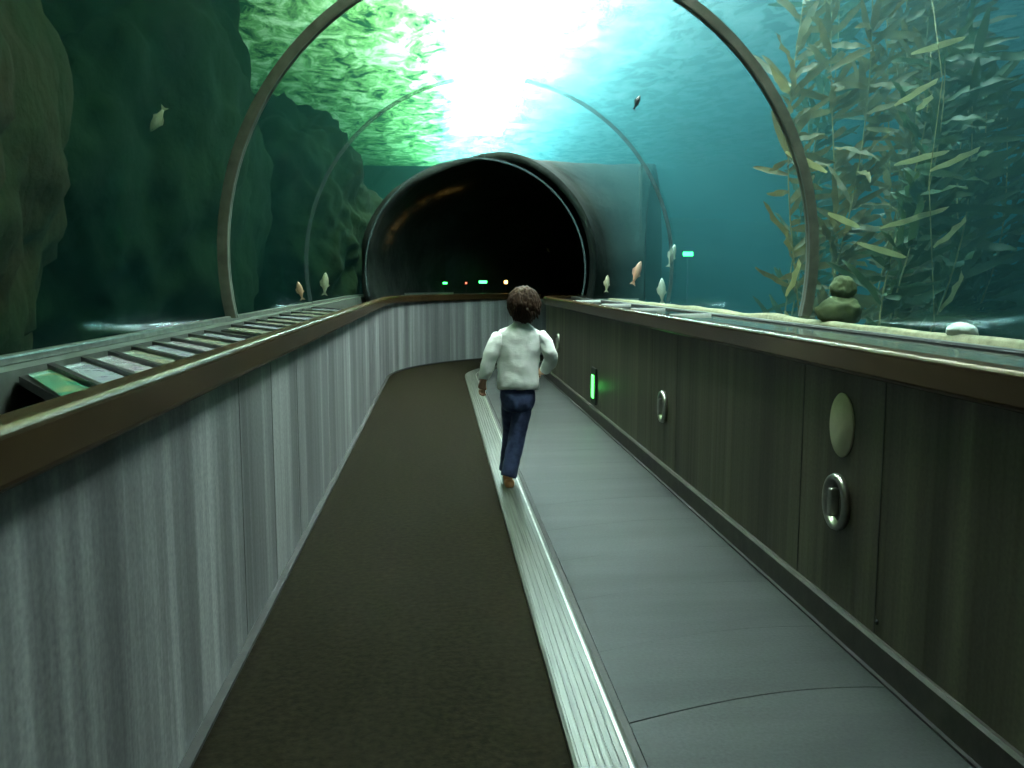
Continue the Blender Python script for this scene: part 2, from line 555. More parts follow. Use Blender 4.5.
# ------------------------------------------------------------------ left ledge: information panels
ORD = ['nearest', 'second', 'third', 'fourth', 'fifth', 'sixth', 'seventh', 'eighth', 'ninth', 'tenth', 'eleventh', 'twelfth',
       'thirteenth', 'fourteenth', 'fifteenth', 'sixteenth', 'seventeenth', 'eighteenth', 'nineteenth', 'twentieth']
fronts = [1.76, 1.965, 2.19, 2.395, 2.61, 2.83, 3.05, 3.30, 3.80, 4.10, 4.40, 4.75, 5.15, 5.6, 6.1, 6.65]
looks = ['bright green and blue', 'olive green', 'pale grey green', 'pale blue', 'lilac grey', 'pale aqua', 'grey', 'dull yellow green',
         'dark green', 'dark green', 'bright aqua', 'dark green', 'green', 'dark green', 'dim green', 'dim green']
for i, s in enumerate(fronts):
    L_ = (fronts[i + 1] - s if i + 1 < len(fronts) else 0.5)
    wdt = min(L_ * 0.76, 0.19 if i < 8 else 0.2)
    skew = 0.50
    z = 1.012
    t = empty('information_panel', (-0.72, s, z))
    tag(t, '%s information panel from the near end of left ledge, %s printed face' % (ORD[i], looks[i]), 'information panel',
        'information panels on the left ledge')
    d = 0.322
    fr = MB().prism([(0, -0.012), (0, wdt + 0.012), (-d, wdt + 0.03 + skew), (-d, skew - 0.012)], -0.022, 0.0)
    fr.build('frame', M['graphic_frame'], t)
    fm = M['graphic_first'] if i == 0 else M['graphic'][(0, 1, 2)[(i + 0) % 3]] if i < 8 else M['graphic'][0] if i % 3 else M['graphic'][1]
    MB().prism([(-0.012, 0.005), (-0.012, wdt - 0.012), (-d + 0.03, wdt - 0.02 + skew * 0.93), (-d + 0.03, skew * 0.92 + 0.012)], 0.0, 0.006).build('printed_face', fm, t)
    # dark riser along the far edge of each tray
    MB().prism([(-0.004, wdt - 0.008), (-0.004, wdt + 0.018), (-d, wdt + 0.028 + skew), (-d, wdt - 0.008 + skew)], 0.0, 0.016).build('riser', M['graphic_frame'], t)

# right ledge tops, one lid per 1.2 m, white joints between the far ones
joints = [-2.4, -0.9, 1.0, 3.2, 5.38, 6.5, 7.68, 9.15, 10.6]
jl = ['nearest', 'second', 'third', 'fourth', 'fifth', 'sixth', 'seventh', 'farthest']
for i in range(len(joints) - 1):
    a, b = joints[i], joints[i + 1]
    t = empty('ledge_lid', (1.45, a, 1.026))
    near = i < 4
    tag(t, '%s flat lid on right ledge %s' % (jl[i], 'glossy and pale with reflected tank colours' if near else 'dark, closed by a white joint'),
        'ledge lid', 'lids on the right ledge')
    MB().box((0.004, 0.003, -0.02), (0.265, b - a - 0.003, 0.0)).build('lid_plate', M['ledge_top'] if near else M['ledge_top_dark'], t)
    if not near:
        MB().box((0.004, -0.018, 0.0), (0.262, 0.022, 0.012)).build('white_joint', M['white_trim'], t)

# ------------------------------------------------------------------ wall fittings on the right
def lathe(mb, prof, n=40, sx=1, sy=1, T=None):
    """profile (radius, height along -x) -> ring facing -x"""
    vs, fs = [], []
    for r, h in prof:
        for k in range(n):
            a = 2 * PI * k / n
            p = Vector((-h, math.cos(a) * r * sx, math.sin(a) * r * sy))
            vs.append(T @ p if T else p)
    m = len(prof)
    for j in range(m - 1):
        for k in range(n):
            fs.append((j * n + k, j * n + (k + 1) % n, (j + 1) * n + (k + 1) % n, (j + 1) * n + k))
    fs.append(tuple(range(n))); fs.append(tuple((m - 1) * n + k for k in range(n)))
    return mb.add(vs, fs)


disc = lathe(MB(), [(0.106, 0), (0.108, 0.004), (0.104, 0.008), (0.0001, 0.009)], 48, 0.82, 1.05).build('wall_disc', M['disc'], loc=(XR, 2.885, 0.748), smooth=True)
tag(disc, 'plain tan oval disc on the olive right wall above the steel ring', 'wall disc')
for nm, s, z in (('large round steel fitting on right wall below the tan disc', 2.885, 0.475), ('round steel fitting halfway down the right wall', 5.28, 0.465),
                 ('tiny distant steel fitting near the far end of right wall', 10.05, 0.53)):
    t = empty('wall_fitting', (XR, s, z))
    tag(t, nm, 'wall fitting', 'round steel fittings on the right wall')
    lathe(MB(), [(0.098, 0), (0.102, 0.012), (0.096, 0.026), (0.084, 0.028), (0.076, 0.02), (0.072, 0.004), (0.07, 0.0)], 40, 0.86, 1).build('rim', M['steel'], t, smooth=True)
    lathe(MB(), [(0.071, 0.0), (0.068, 0.003), (0.04, 0.008), (0.0001, 0.012)], 32, 0.86, 1).build('dish', M['dish'], t, smooth=True)
    MB().box((-0.04, -0.014, -0.05), (-0.006, 0.014, 0.05)).build('grip', M['steel'], t, bevel=0.006)

gl = empty('floor_light', (XR, 7.68, 0.30))
tag(gl, 'glowing green vertical guide light low on the right wall', 'light')
MB().box((-0.02, -0.11, -0.16), (0.0, 0.11, 0.17)).build('housing', M['black'], gl, bevel=0.01)
MB().box((-0.03, -0.045, -0.105), (-0.018, 0.045, 0.105)).build('lens', M['green_lamp'], gl, bevel=0.01)
gp = bpy.data.lights.new('guide_glow', 'POINT'); gp.energy = 0.35; gp.color = (0.1, 1, 0.15); gp.shadow_soft_size = 0.04
go = bpy.data.objects.new('guide_glow', gp); go.location = (XR - 0.07, 7.68, 0.3); COL.objects.link(go)

b_ = lathe(MB(), [(0.009, 0), (0.009, 0.004), (0.0001, 0.006)], 12).build('wall_screw', M['black'], loc=(XR, 2.585, 0.155))
tag(b_, 'small dark screw head low on the right wall by the nearest seam', 'screw')

# ------------------------------------------------------------------ acrylic tunnel
TC, TZ, TR = 0.49, 1.37, 1.64
A0 = math.asin((1.05 - TZ) / TR)


def arc_profile(R, n=56, z_base=1.045, cx=TC, cz=TZ):
    a0 = math.asin((z_base - cz) / R)
    return [(cx + R * math.cos(a0 + (PI - 2 * a0) * k / n), cz + R * math.sin(a0 + (PI - 2 * a0) * k / n)) for k in range(n + 1)]


def shell(name, R0, R1, s0, s1, m, **kw):
    pr = arc_profile(R0) + arc_profile(R1)[::-1]
    return sweep(MB(), pr, stations(s0, s1, 20, 0.14)).build(name, m, **kw)


ring_s = [-1.3, 1.78, 4.86, 7.92]
ends = [-2.45] + ring_s + [S0 - 0.05]
for i in range(len(ends) - 1):
    shell('window_%d' % (i + 1), TR, TR + 0.055, ends[i] + 0.001, ends[i + 1] - 0.001, M['acrylic'], kind='structure', smooth=True)
shell('window_6', 1.40, 1.44, S0 + 0.05, S_END - 0.6, M['acrylic'], kind='structure', smooth=True)
for s, lab in ((4.86, 'thick grey-brown joint ring crossing the tunnel over the child'), (7.92, 'faint second joint ring further down the tunnel')):
    t = empty('joint_ring', (0, 0, 0))
    tag(t, lab, 'tunnel ring', 'joint rings of the tunnel')
    far = s > 5
    hw = 0.026 if not far else 0.006
    shell('seal_band', TR - (0.022 if not far else 0.003), TR + 0.03, s - hw, s + hw, M['ring'] if not far else M['film'], parent=t)
    if not far:
        shell('inner_lip', TR - 0.026, TR - 0.0215, s + hw - 0.012, s + hw - 0.002, M['ring_edge'], parent=t)
        shell('inner_lip', TR - 0.026, TR - 0.0215, s - hw + 0.004, s - hw + 0.012, M['ring_edge'], parent=t)

# portal collar where the narrower curved tunnel starts
pr = arc_profile(1.40) + arc_profile(TR + 0.05)[::-1]
sweep(MB(), pr, [S0 - 0.05, S0 + 0.12]).build('trim_8', M['acrylic'], kind='structure')
t = shell('portal_ring', 1.385, 1.405, S0 - 0.065, S0 - 0.045, M['film'])
tag(t, 'thin grey ring edging the dark archway at the end of the tunnel', 'tunnel ring')
# end of the corridor and the room behind the photographer
q = P(S_END, 0)
sweep(MB(), rect(-1.3, 2.0, -0.12, 2.8), [S_END, S_END + 0.1]).build('wall_end', M['rock_dark'], kind='structure')
sweep(MB(), rect(-6, 7, -0.2, 5.8), [S_BACK - 0.1, S_BACK]).build('wall_back', M['well'], kind='structure')

# ------------------------------------------------------------------ tank
TX0, TX1, TY0, TY1, TZ0, TZ1 = -9.0, 12.0, S_BACK, 27.5, 0.35, 4.7


def hull_profile():
    pr = arc_profile(TR + 0.06, 32, 1.0)
    return [(pr[0][0], 0.1)] + pr + [(pr[-1][0], 0.1)]


inner = MB()
sweep(inner, hull_profile(), stations(TY0 - 0.05, S_END + 0.15, 20, 0.14))
cut = inner.build('tunnel_cutter', M['water'])


def minus_tunnel(o):
    """take the tunnel's hull out of a tank body, leaving one closed mesh"""
    md = o.modifiers.new('cut', 'BOOLEAN'); md.object = cut; md.operation = 'DIFFERENCE'; md.solver = 'EXACT'
    bpy.context.view_layer.update()
    me = bpy.data.meshes.new_from_object(o.evaluated_get(bpy.context.evaluated_depsgraph_get()))
    o.modifiers.clear()
    o.data = me


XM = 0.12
wo = MB().box((XM + 0.002, TY0 + 0.02, TZ0), (TX1, TY1, TZ1)).build('tank_water', M['water'])
minus_tunnel(wo)
tag(wo, 'hazy blue aquarium water over and right of the tunnel', 'water', kind='stuff')
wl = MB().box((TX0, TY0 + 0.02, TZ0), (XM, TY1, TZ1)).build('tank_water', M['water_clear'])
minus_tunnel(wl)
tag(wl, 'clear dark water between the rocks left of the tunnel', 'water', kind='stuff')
gr = MB().box((TX0, TY0 + 0.01, 0.2), (TX1, TY1, TZ0)).build('ground', M['tank_floor'], kind='structure')
minus_tunnel(gr)
bpy.data.objects.remove(cut)
sky = MB().box((0.4, 2.8, 5.6), (1.95, 27.0, 5.65)).build('window_7', emit('skylight_pane', SKY_COLOR, SKY_STRENGTH), kind='structure')

sf = MB()
sf.add([(TX0, TY0, TZ1 + 0.03), (TX1, TY0, TZ1 + 0.03), (TX1, TY1, TZ1 + 0.03), (TX0, TY1, TZ1 + 0.03)], [(0, 1, 2, 3)])
so = sf.build('water_surface', M['surface'])
tag(so, 'rippled bright water surface high above the tunnel, green with algae at left', 'water surface', kind='stuff')


MB().box((TX0 - 0.2, TY0, 0), (TX0, TY1, 6)).build('wall_left_tank', M['tank_wall'], kind='structure')
MB().box((TX1, TY0, 0), (TX1 + 0.2, TY1, 6)).build('wall_right_tank', M['tank_wall'], kind='structure')
MB().box((TX0, TY1, 0), (TX1, TY1 + 0.2, 6)).build('wall_far_tank', M['tank_wall'], kind='structure')
MB().box((TX0, TY0, 5.9), (TX1, TY1, 6.1)).build('ceiling', M['well'], kind='structure')


# sand shelf outside the right sill
def sand_shelf():
    mb = MB()
    ny, nx = 70, 5
    xs = [2.16, 2.18, 2.21, 2.25, 2.32]
    vs, fs = [], []
    for j in range(ny + 1):
        y = 0.2 + j * 10.8 / ny
        for i, x in enumerate(xs):
            h = 1.012 + 0.02 * noise.noise(Vector((x * 5, y * 1.7, 3))) - (0.06 if i == 4 else 0) + (0.01 if i in (1, 2) else -0.004)
            vs.append((x + 0.02 * abs(noise.noise(Vector((y * 2, i, 0)))), y, h))
    n = len(xs)
    for j in range(ny):
        for i in range(n - 1):
            fs.append((j * n + i, j * n + i + 1, (j + 1) * n + i + 1, (j + 1) * n + i))
    k = len(vs)
    # underside
    for j in range(ny + 1):
        y = 0.2 + j * 10.8 / ny
        vs.append((2.16, y, 0.36)); vs.append((2.55, y, 0.36))
    for j in range(ny):
        fs.append((k + 2 * j, k + 2 * j + 2, (j + 1) * n, j * n))
        fs.append((k + 2 * j + 1, k + 2 * j + 3, (j + 1) * n + n - 1, j * n + n - 1))
    fs.append((k, k + 1, n - 1, 0)); e = ny * n; fs.append((k + 2 * ny, k + 2 * ny + 1, e + n - 1, e))
    return mb.add(vs, fs).build('sand_bank', M['sand'], smooth=True)


tag(sand_shelf(), 'pale sand bank against the glass beyond the right ledge', 'sand', kind='stuff')


def rock(name, loc, size, m, seed, sub=4, amp=0.35, freq=1.2, lean=None, label=None, cat='rock', group=None):
    bm = bmesh.new()
    bmesh.ops.create_icosphere(bm, subdivisions=sub, radius=1)
    off = Vector((seed * 3.7, seed * 1.3, -seed * 2.1))
    for v in bm.verts:
        p = v.co.copy()
        d = 1 + amp * noise.noise(p * freq + off) + amp * 0.55 * noise.noise(p * freq * 2.7 + off) + amp * 0.3 * noise.noise(p * freq * 6.5 + off)
        p = p * d
        if lean:
            p.x += lean[0] * p.z; p.y += lean[1] * p.z
        v.co = Vector((p.x * size[0], p.y * size[1], p.z * size[2]))
    me = bpy.data.meshes.new(name)
    bm.to_mesh(me); bm.free()
    me.materials.append(m)
    me.polygons.foreach_set('use_smooth', [True] * len(me.polygons))
    o = bpy.data.objects.new(name, me)
    o.location = loc
    COL.objects.link(o)
    if label:
        tag(o, label, cat, group)
    return o


G = 'rock faces beside the tunnel'
rock('reef_rock', (-3.0, 3.3, 2.5), (1.1, 3.0, 2.9), M['rock_brown'], 1, 6, 0.16, 2.2, label='brown and green rock face at far left nearest the camera', group=G)
rock('reef_rock', (-3.75, 10.2, 2.2), (1.65, 4.0, 3.1), M['rock_green'], 2, 6, 0.16, 2.2, lean=(0.12, 0), label='large dark green rock mass left of the main ring', group=G)
rock('reef_rock', (-2.7, 14.6, 2.0), (1.8, 2.0, 2.1), M['rock_green'], 5, 6, 0.2, 2.0, label='dark rock spur left of the bright water above the archway', group=G)
rock('reef_rock', (6.5, 20.5, 0.9), (5.2, 2.0, 1.6), M['rock_dark'], 7, 5, 0.25, 1.6, label='low dark reef in the blue haze right of the archway', group=G)
rock('reef_rock', (5.2, 5.2, 0.5), (1.8, 2.6, 0.95), M['rock_green'], 9, 5, 0.25, 1.8, label='low green rock under the kelp on the right', group=G)

rock('boulder', (2.28, 4.80, 1.07), (0.125, 0.11, 0.085), M['boulder'], 11, 4, 0.2, 1.3, label='mossy green boulder on the sand, beneath the smaller one', group='boulders on the sand bank')
rock('boulder', (2.305, 4.82, 1.205), (0.07, 0.065, 0.075), M['boulder'], 12, 4, 0.2, 1.3, label='small green boulder balanced on top of the mossy one', group='boulders on the sand bank')
rock('white_rock', (2.215, 3.52, 1.03), (0.055, 0.07, 0.042), M['white_rock'], 13, 4, 0.18, 1.2, label='white rounded stone on the sand beyond the right ledge')

# dark cave rock enclosing the curved part of the tunnel
def cave():
    mb = MB()
    ss_ = stations(S0 + 1.1, S_END + 0.3, 1, 0.14)
    n = 40
    vs, fs = [], []
    for k, s_k in enumerate(ss_):
        for sgn in (0, 1):
            for i in range(n + 1):
                a = -0.55 + (PI + 1.1) * i / n
                s0_ = S0 + 0.35 + 0.8 * math.exp(-((a - PI / 2 - 0.1) / 0.6) ** 2) + 0.12 * noise.noise(Vector((a * 4, 2, 0)))
                s = s0_ + (S_END + 0.3 - s0_) * (s_k - ss_[0]) / (ss_[-1] - ss_[0])
                fl = max(0, min(1, (s - S0 - 0.9) / 1.8))
                R = (1.56 + 0.9 * fl) if sgn else (1.47 + 0.75 * fl)
                g_ = max(0.06, min(1, (s - S0 - 0.8) / 1.2))
                d = R + 0.28 * g_ * noise.noise(Vector((s * 0.9, a * 2.2, sgn * 5))) + 0.14 * g_ * noise.noise(Vector((s * 2.6, a * 5, sgn * 5)))
                if math.cos(a) > 0:
                    d = min(d, 1.47 + 0.1 * sgn)
                off = min(0.5 + d * math.cos(a), 2.45)
                q = P(s, off)
                vs.append((q.x, q.y, max(0.3, 1.42 + (min(d, 1.57 + 0.05 * noise.noise(Vector((s * 2, a * 4, 1))) if sgn else 1.5) if a > 0 else d) * math.sin(a))))
    m = 2 * (n + 1)
    for k in range(len(ss_) - 1):
        for g in (0, n + 1):
            for i in range(n):
                a = k * m + g + i
                fs.append((a, a + 1, a + 1 + m, a + m))
    for e in (0, (len(ss_) - 1) * m):
        for i in range(n):
            fs.append((e + i, e + i + 1, e + n + 1 + i + 1, e + n + 1 + i))
    return mb.add(vs, fs).build('rock_arch', M['rock_arch'], smooth=True)


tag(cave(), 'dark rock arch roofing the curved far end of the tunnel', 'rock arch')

# ------------------------------------------------------------------ kelp
def blade(mb, base, direction, length, width, curl, side, n=7):
    d = Vector(direction).normalized()
    sd = d.cross(Vector(side)).normalized()
    up = sd.cross(d).normalized()
    vs = []
    for k in range(n + 1):
        t = k / n
        c = Vector(base) + d * length * t + up * (curl * math.sin(t * 2.6) * length + 0.012 * math.sin(t * 14))
        w_ = width * (0.12 + math.sin(PI * min(1, t * 0.93 + 0.05)) ** 0.7) * 0.5
        ru = up * 0.006 * math.sin(t * 20)
        vs += [c - sd * w_ + ru, c + up * 0.004, c + sd * w_ - ru]
    fs = []
    for k in range(n):
        a = 3 * k
        fs += [(a, a + 1, a + 4, a + 3), (a + 1, a + 2, a + 5, a + 4)]
    mb.add(vs, fs)


def tube(mb, pts, r, n=6):
    vs, fs = [], []
    for i, p in enumerate(pts):
        p = Vector(p)
        d = (Vector(pts[min(i + 1, len(pts) - 1)]) - Vector(pts[max(i - 1, 0)])).normalized()
        a = d.orthogonal().normalized(); b = d.cross(a)
        rr_ = r[i] if isinstance(r, (list, tuple)) else r
        for k in range(n):
            t = 2 * PI * k / n
            vs.append(p + a * math.cos(t) * rr_ + b * math.sin(t) * rr_)
    for i in range(len(pts) - 1):
        for k in range(n):
            fs.append((i * n + k, i * n + (k + 1) % n, (i + 1) * n + (k + 1) % n, (i + 1) * n + k))
    fs.append(tuple(range(n))); fs.append(tuple((len(pts) - 1) * n + k for k in range(n)))
    mb.add(vs, fs)


def kelp_plant(x, y, top, label, m, seed, nb=70, L0=0.45, lean=0.15, up=(0.7, -0.1, 0.55), group='giant kelp plants'):
    rnd = random.Random(seed)
    t = empty('giant_kelp', (x, y, TZ0))
    tag(t, label, 'kelp', group)
    st, bl, pb = MB(), MB(), MB()
    for c in range(3):
        ph = rnd.random() * 6
        pts = []
        n = 14
        for k in range(n + 1):
            f = k / n
            pts.append((0.12 * math.cos(ph) * (1 + f) + lean * f + 0.12 * math.sin(f * 5 + ph), 0.12 * math.sin(ph) * (1 + f) + 0.1 * math.cos(f * 4 + ph), f * (top - TZ0)))
        tube(st, pts, [0.007 - 0.004 * k / n for k in range(n + 1)])
        for b in range(nb // 3):
            f = rnd.uniform(0.06, 1)
            k = min(n - 1, int(f * n)); fr = f * n - k
            base = Vector(pts[k]).lerp(Vector(pts[k + 1]), fr)
            s = 1 if rnd.random() < 0.72 else -0.6
            d = (up[0] * s + rnd.uniform(-0.4, 0.4), up[1] + rnd.uniform(-0.7, 0.6), up[2] + rnd.uniform(-0.75, 0.4))
            blade(bl, base, d, L0 * rnd.uniform(0.5, 1.2), rnd.uniform(0.03, 0.055), rnd.uniform(-0.2, 0.12), (rnd.uniform(-0.6, 0.6), 1, rnd.uniform(-0.5, 0.5)))
    st.build('stipe', M['stipe'], t, smooth=True)
    bl.build('blades', M[m], t, smooth=True)
    return t


kl = [(2.75, 6.3, 4.1, 'brown kelp plant just right of the main ring', 'kelp'),
      (3.35, 6.6, 4.6, 'tall tan kelp plant behind the green boulders', 'kelp'),
      (3.75, 6.9, 4.6, 'tan kelp plant with upswept blades in the middle of the right cluster', 'kelp'),
      (3.1, 5.6, 2.7, 'short green kelp plant low behind the boulders', 'kelp_green'),
      (3.55, 5.9, 2.5, 'low green kelp plant under the tan upswept one', 'kelp_green'),
      (4.3, 7.6, 4.5, 'kelp plant at the right side of the tall cluster', 'kelp'),
      (3.3, 7.9, 4.55, 'pale kelp plant at the back of the right cluster', 'kelp_green'),
      (4.9, 8.3, 3.1, 'dark green kelp plant at the right edge of the picture', 'kelp_green')]
for i, (x, y, top, lab, m) in enumerate(kl):
    kelp_plant(x, y, top, lab, m, 20 + i, nb=330 if m == 'kelp' else 260, L0=0.36)
# pale blades standing out of the cluster
t = empty('giant_kelp', (2.95, 5.2, TZ0))
tag(t, 'nearest kelp plant at right with a few long pale sunlit blades', 'kelp', 'giant kelp plants')
st, bl = MB(), MB()
tube(st, [(0.25, 0.1, 0), (0.18, 0.1, 0.8), (0.05, 0, 1.5), (0.1, 0, 2.1), (0.0, 0, 2.6)], [0.003] * 5)
rnd = random.Random(5)
for (bx, bz, ln, ang) in ((-0.18, 1.95, 0.36, 30), (-0.02, 1.93, 0.16, 40), (-0.15, 1.60, 0.42, 14), (0.0, 1.55, 0.38, 24), (-0.2, 1.22, 0.52, 16), (-0.35, 1.13, 0.36, -14),
                          (0.1, 1.1, 0.3, 42), (-0.1, 2.25, 0.4, 18), (-0.9, 1.65, 0.3, -22), (-0.6, 1.3, 0.25, -20), (0.2, 0.7, 0.3, 60), (-0.8, 0.8, 0.25, 70)):
    bl = MB()
    blade(bl, (bx, rnd.uniform(-0.1, 0.1), bz), (math.cos(math.radians(ang)), 0.15, math.sin(math.radians(ang))), ln, 0.034, rnd.uniform(-0.16, 0.05), (0, 1, 0.2))
    bl.build('blade', M['kelp_pale'], t, smooth=True)
st.build('stipe', M['stipe'], t, smooth=True)

# ------------------------------------------------------------------ fish
def fish(label, loc, length, m, rz=0.0, tilt=0.0):
    t = empty('fish', loc, rz)
    t.rotation_euler = (0, -tilt, rz)
    tag(t, label, 'fish', 'fish around the tunnel')
    mb = MB()
    st_ = [(0.0, 0.012, 0.01), (0.08, 0.07, 0.05), (0.22, 0.13, 0.085), (0.4, 0.155, 0.09), (0.6, 0.12, 0.065), (0.78, 0.06, 0.03), (0.86, 0.035, 0.014)]
    n = 12
    vs, fs = [], []
    for x_, h, w_ in st_:
        for k in range(n):
            a = 2 * PI * k / n
            vs.append(((0.45 - x_) * length, math.cos(a) * w_ * length, math.sin(a) * h * length))
    for i in range(len(st_) - 1):
        for k in range(n):
            fs.append((i * n + k, i * n + (k + 1) % n, (i + 1) * n + (k + 1) % n, (i + 1) * n + k))
    fs.append(tuple(range(n))); fs.append(tuple((len(st_) - 1) * n + k for k in range(n)))
    mb.add(vs, fs).build('body', m, t, smooth=True)

    def fin(name, pts, th=0.006):
        vs = [(p[0] * length, s * th * length, p[1] * length) for s in (-1, 1) for p in pts]
        k = len(pts)
        fs = [tuple(range(k)), tuple(range(k, 2 * k))[::-1]] + [(i, (i + 1) % k, k + (i + 1) % k, k + i) for i in range(k)]
        MB().add(vs, fs).build(name, m, t)
    fin('tail_fin', [(-0.38, 0.03), (-0.55, 0.14), (-0.5, 0.0), (-0.55, -0.14), (-0.38, -0.03)])
    fin('dorsal_fin', [(0.18, 0.13), (0.06, 0.23), (-0.12, 0.19), (-0.22, 0.08)])
    fin('anal_fin', [(0.0, -0.14), (-0.1, -0.2), (-0.22, -0.08)])
    for s in (-1, 1):
        e = MB(); lathe(e, [(0.018 * length, 0), (0.014 * length, 0.008 * length), (0.0001, 0.011 * length)], 8,
                        T=Matrix.Rotation(s * -PI / 2, 4, 'Z'))
        e.build('eye', M['eye'], t, loc=(0.36 * length, s * 0.058 * length, 0.03 * length))
    return t


def along(X, h, Y, Y2):
    return (X * Y2 / Y, Y2, 1.25 + (h - 1.25) * Y2 / Y)


fish('small dark fish high in the bright blue water at right of centre', (1.586, 7, 2.65), 0.13, M['fish_grey'], 0.4, 1.1)
fish('tan fish hanging head down in the dark left of the main ring', (-1.63, 5.4, 2.18), 0.17, M['fish_tan'], 0.2, -2.1)
fish('pale fish low inside the dark archway at left', (-0.43, 14.1, 1.377), 0.2, M['fish_white'], 2.6, -0.4)
fish('orange pink fish right of the archway, swimming steeply', along(1.953, 1.328, 8.5, 10.2), 0.30, M['fish_pink'], 0.3, 1.2)
fish('pale fish just above the right ledge, upright, below the other pale one', along(1.947, 1.163, 7.5, 8.9), 0.27, M['fish_white'], 0.2, 1.6)
fish('pale mottled fish above the other pale one, right of the archway', along(2.03, 1.466, 7.5, 8.7), 0.24, M['fish_white'], 0.2, 1.3)
fish('pinkish fish standing upright just above the left ledge', along(-1.237, 1.161, 8, 8.4), 0.18, M['fish_pink'], 0.1, 1.8)
fish('slim tan fish above the left ledge nearer the archway', along(-1.014, 1.223, 8, 10.0), 0.26, M['fish_tan'], 0.1, 1.5)
fish('tiny pale fish at upper left of the archway', along(-0.595, 2.119, 12, 16), 0.1, M['fish_white'], 0.5, 0)
fish('dim grey fish near the right edge inside the archway', along(1.636, 1.693, 13, 14.4), 0.12, M['fish_tan'], 2.0, 0.6)
fish('dim pale fish between archway and orange pink fish', along(1.947, 1.216, 10, 11.0), 0.22, M['fish_tan'], 0.2, 1.5)

# ------------------------------------------------------------------ far reflections, built as glowing blocks on added posts
def ledge_glow(label, x, y, z_top, m, w_, h_):
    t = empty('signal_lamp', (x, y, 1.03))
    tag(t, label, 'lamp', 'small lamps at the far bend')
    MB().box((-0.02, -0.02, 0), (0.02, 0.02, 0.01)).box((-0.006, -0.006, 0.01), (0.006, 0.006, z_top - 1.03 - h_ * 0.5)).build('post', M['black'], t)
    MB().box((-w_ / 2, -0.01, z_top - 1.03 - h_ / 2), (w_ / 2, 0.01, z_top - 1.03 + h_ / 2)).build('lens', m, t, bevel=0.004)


ledge_glow('brighter green lamp above far ledge, in the middle of the archway', 0.742, 14.5, 1.217, M['green_far'], 0.13, 0.045)
ledge_glow('dim green lamp above far ledge, left of the brighter one', 0.114, 14.3, 1.20, M['green_far'], 0.07, 0.03)
ledge_glow('orange lamp above the far ledge beside the child\'s head', 1.13, 14.6, 1.215, M['orange_far'], 0.055, 0.055)
ledge_glow('tiny red lamp above far ledge between the two green ones', 0.46, 14.4, 1.20, M['red_far'], 0.03, 0.03)
t = empty('signal_lamp', (3.185, 11.0, 0.33))  # a reflection, given a glowing block on an added stake
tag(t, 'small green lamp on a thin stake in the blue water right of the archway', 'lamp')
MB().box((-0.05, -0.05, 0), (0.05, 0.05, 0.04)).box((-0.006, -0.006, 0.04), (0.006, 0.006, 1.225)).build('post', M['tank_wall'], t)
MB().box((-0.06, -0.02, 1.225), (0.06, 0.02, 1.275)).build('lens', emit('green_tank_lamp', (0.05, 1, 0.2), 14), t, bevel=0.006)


# ------------------------------------------------------------------ child
def skin_mesh(name, chains, m, parent, sub=2, smooth=True, extra=None):
    """chains: list of lists of ((x,y,z), r or (rx,ry)); each chain is its own island rooted at its first vertex unless 'join' index given."""
    vs, es, rad, roots = [], [], [], []
    for ch in chains:
        att = ch.get('at')
        prev = att
        for k, (p, r) in enumerate(ch['pts']):
            vs.append(p); rad.append(r if isinstance(r, tuple) else (r, r))
            i = len(vs) - 1
            if prev is not None:
                es.append((prev, i))
            else:
                roots.append(i)
            prev = i
        ch['idx'] = len(vs) - len(ch['pts'])
    me = bpy.data.meshes.new(name)
    me.from_pydata(vs, es, [])
    me.materials.append(m)
    o = bpy.data.objects.new(name, me)
    COL.objects.link(o)
    o.parent = parent
    sk = o.modifiers.new('skin', 'SKIN')
    sk.use_smooth_shade = smooth
    sk.branch_smoothing = 0.6
    if not me.skin_vertices:
        me.skin_vertices.new()
    for i, r in enumerate(rad):
        me.skin_vertices[0].data[i].radius = r
        me.skin_vertices[0].data[i].use_root = i in roots
    sb = o.modifiers.new('sub', 'SUBSURF'); sb.levels = sub; sb.render_levels = sub
    return o


kid = empty('child', (0.41, 5.11, 0.0))
tag(kid, 'small child walking away in a white sweater and dark blue jeans', 'person')

# skeleton (local, z up, y = walking direction)
pelvis = (0.06, 0.01, 0.60); chest = (0.065, 0.02, 0.80); neckb = (0.075, 0.02, 0.965)
headc = (0.09, 0.035, 1.10)
l_sh, l_el, l_wr = (-0.055, 0.015, 0.93), (-0.118, -0.02, 0.775), (-0.15, 0.0, 0.655)
r_sh, r_el, r_wr = (0.195, 0.02, 0.93), (0.262, -0.02, 0.785), (0.225, 0.11, 0.70)
l_hip, l_kn, l_an = (0.015, 0.01, 0.56), (0.03, 0.14, 0.33), (0.005, 0.16, 0.085)
r_hip, r_kn, r_an = (0.095, 0.01, 0.56), (0.055, 0.01, 0.33), (0.0, -0.015, 0.085)


def mid(a, b, t=0.5):
    return tuple(a[i] + (b[i] - a[i]) * t for i in range(3))


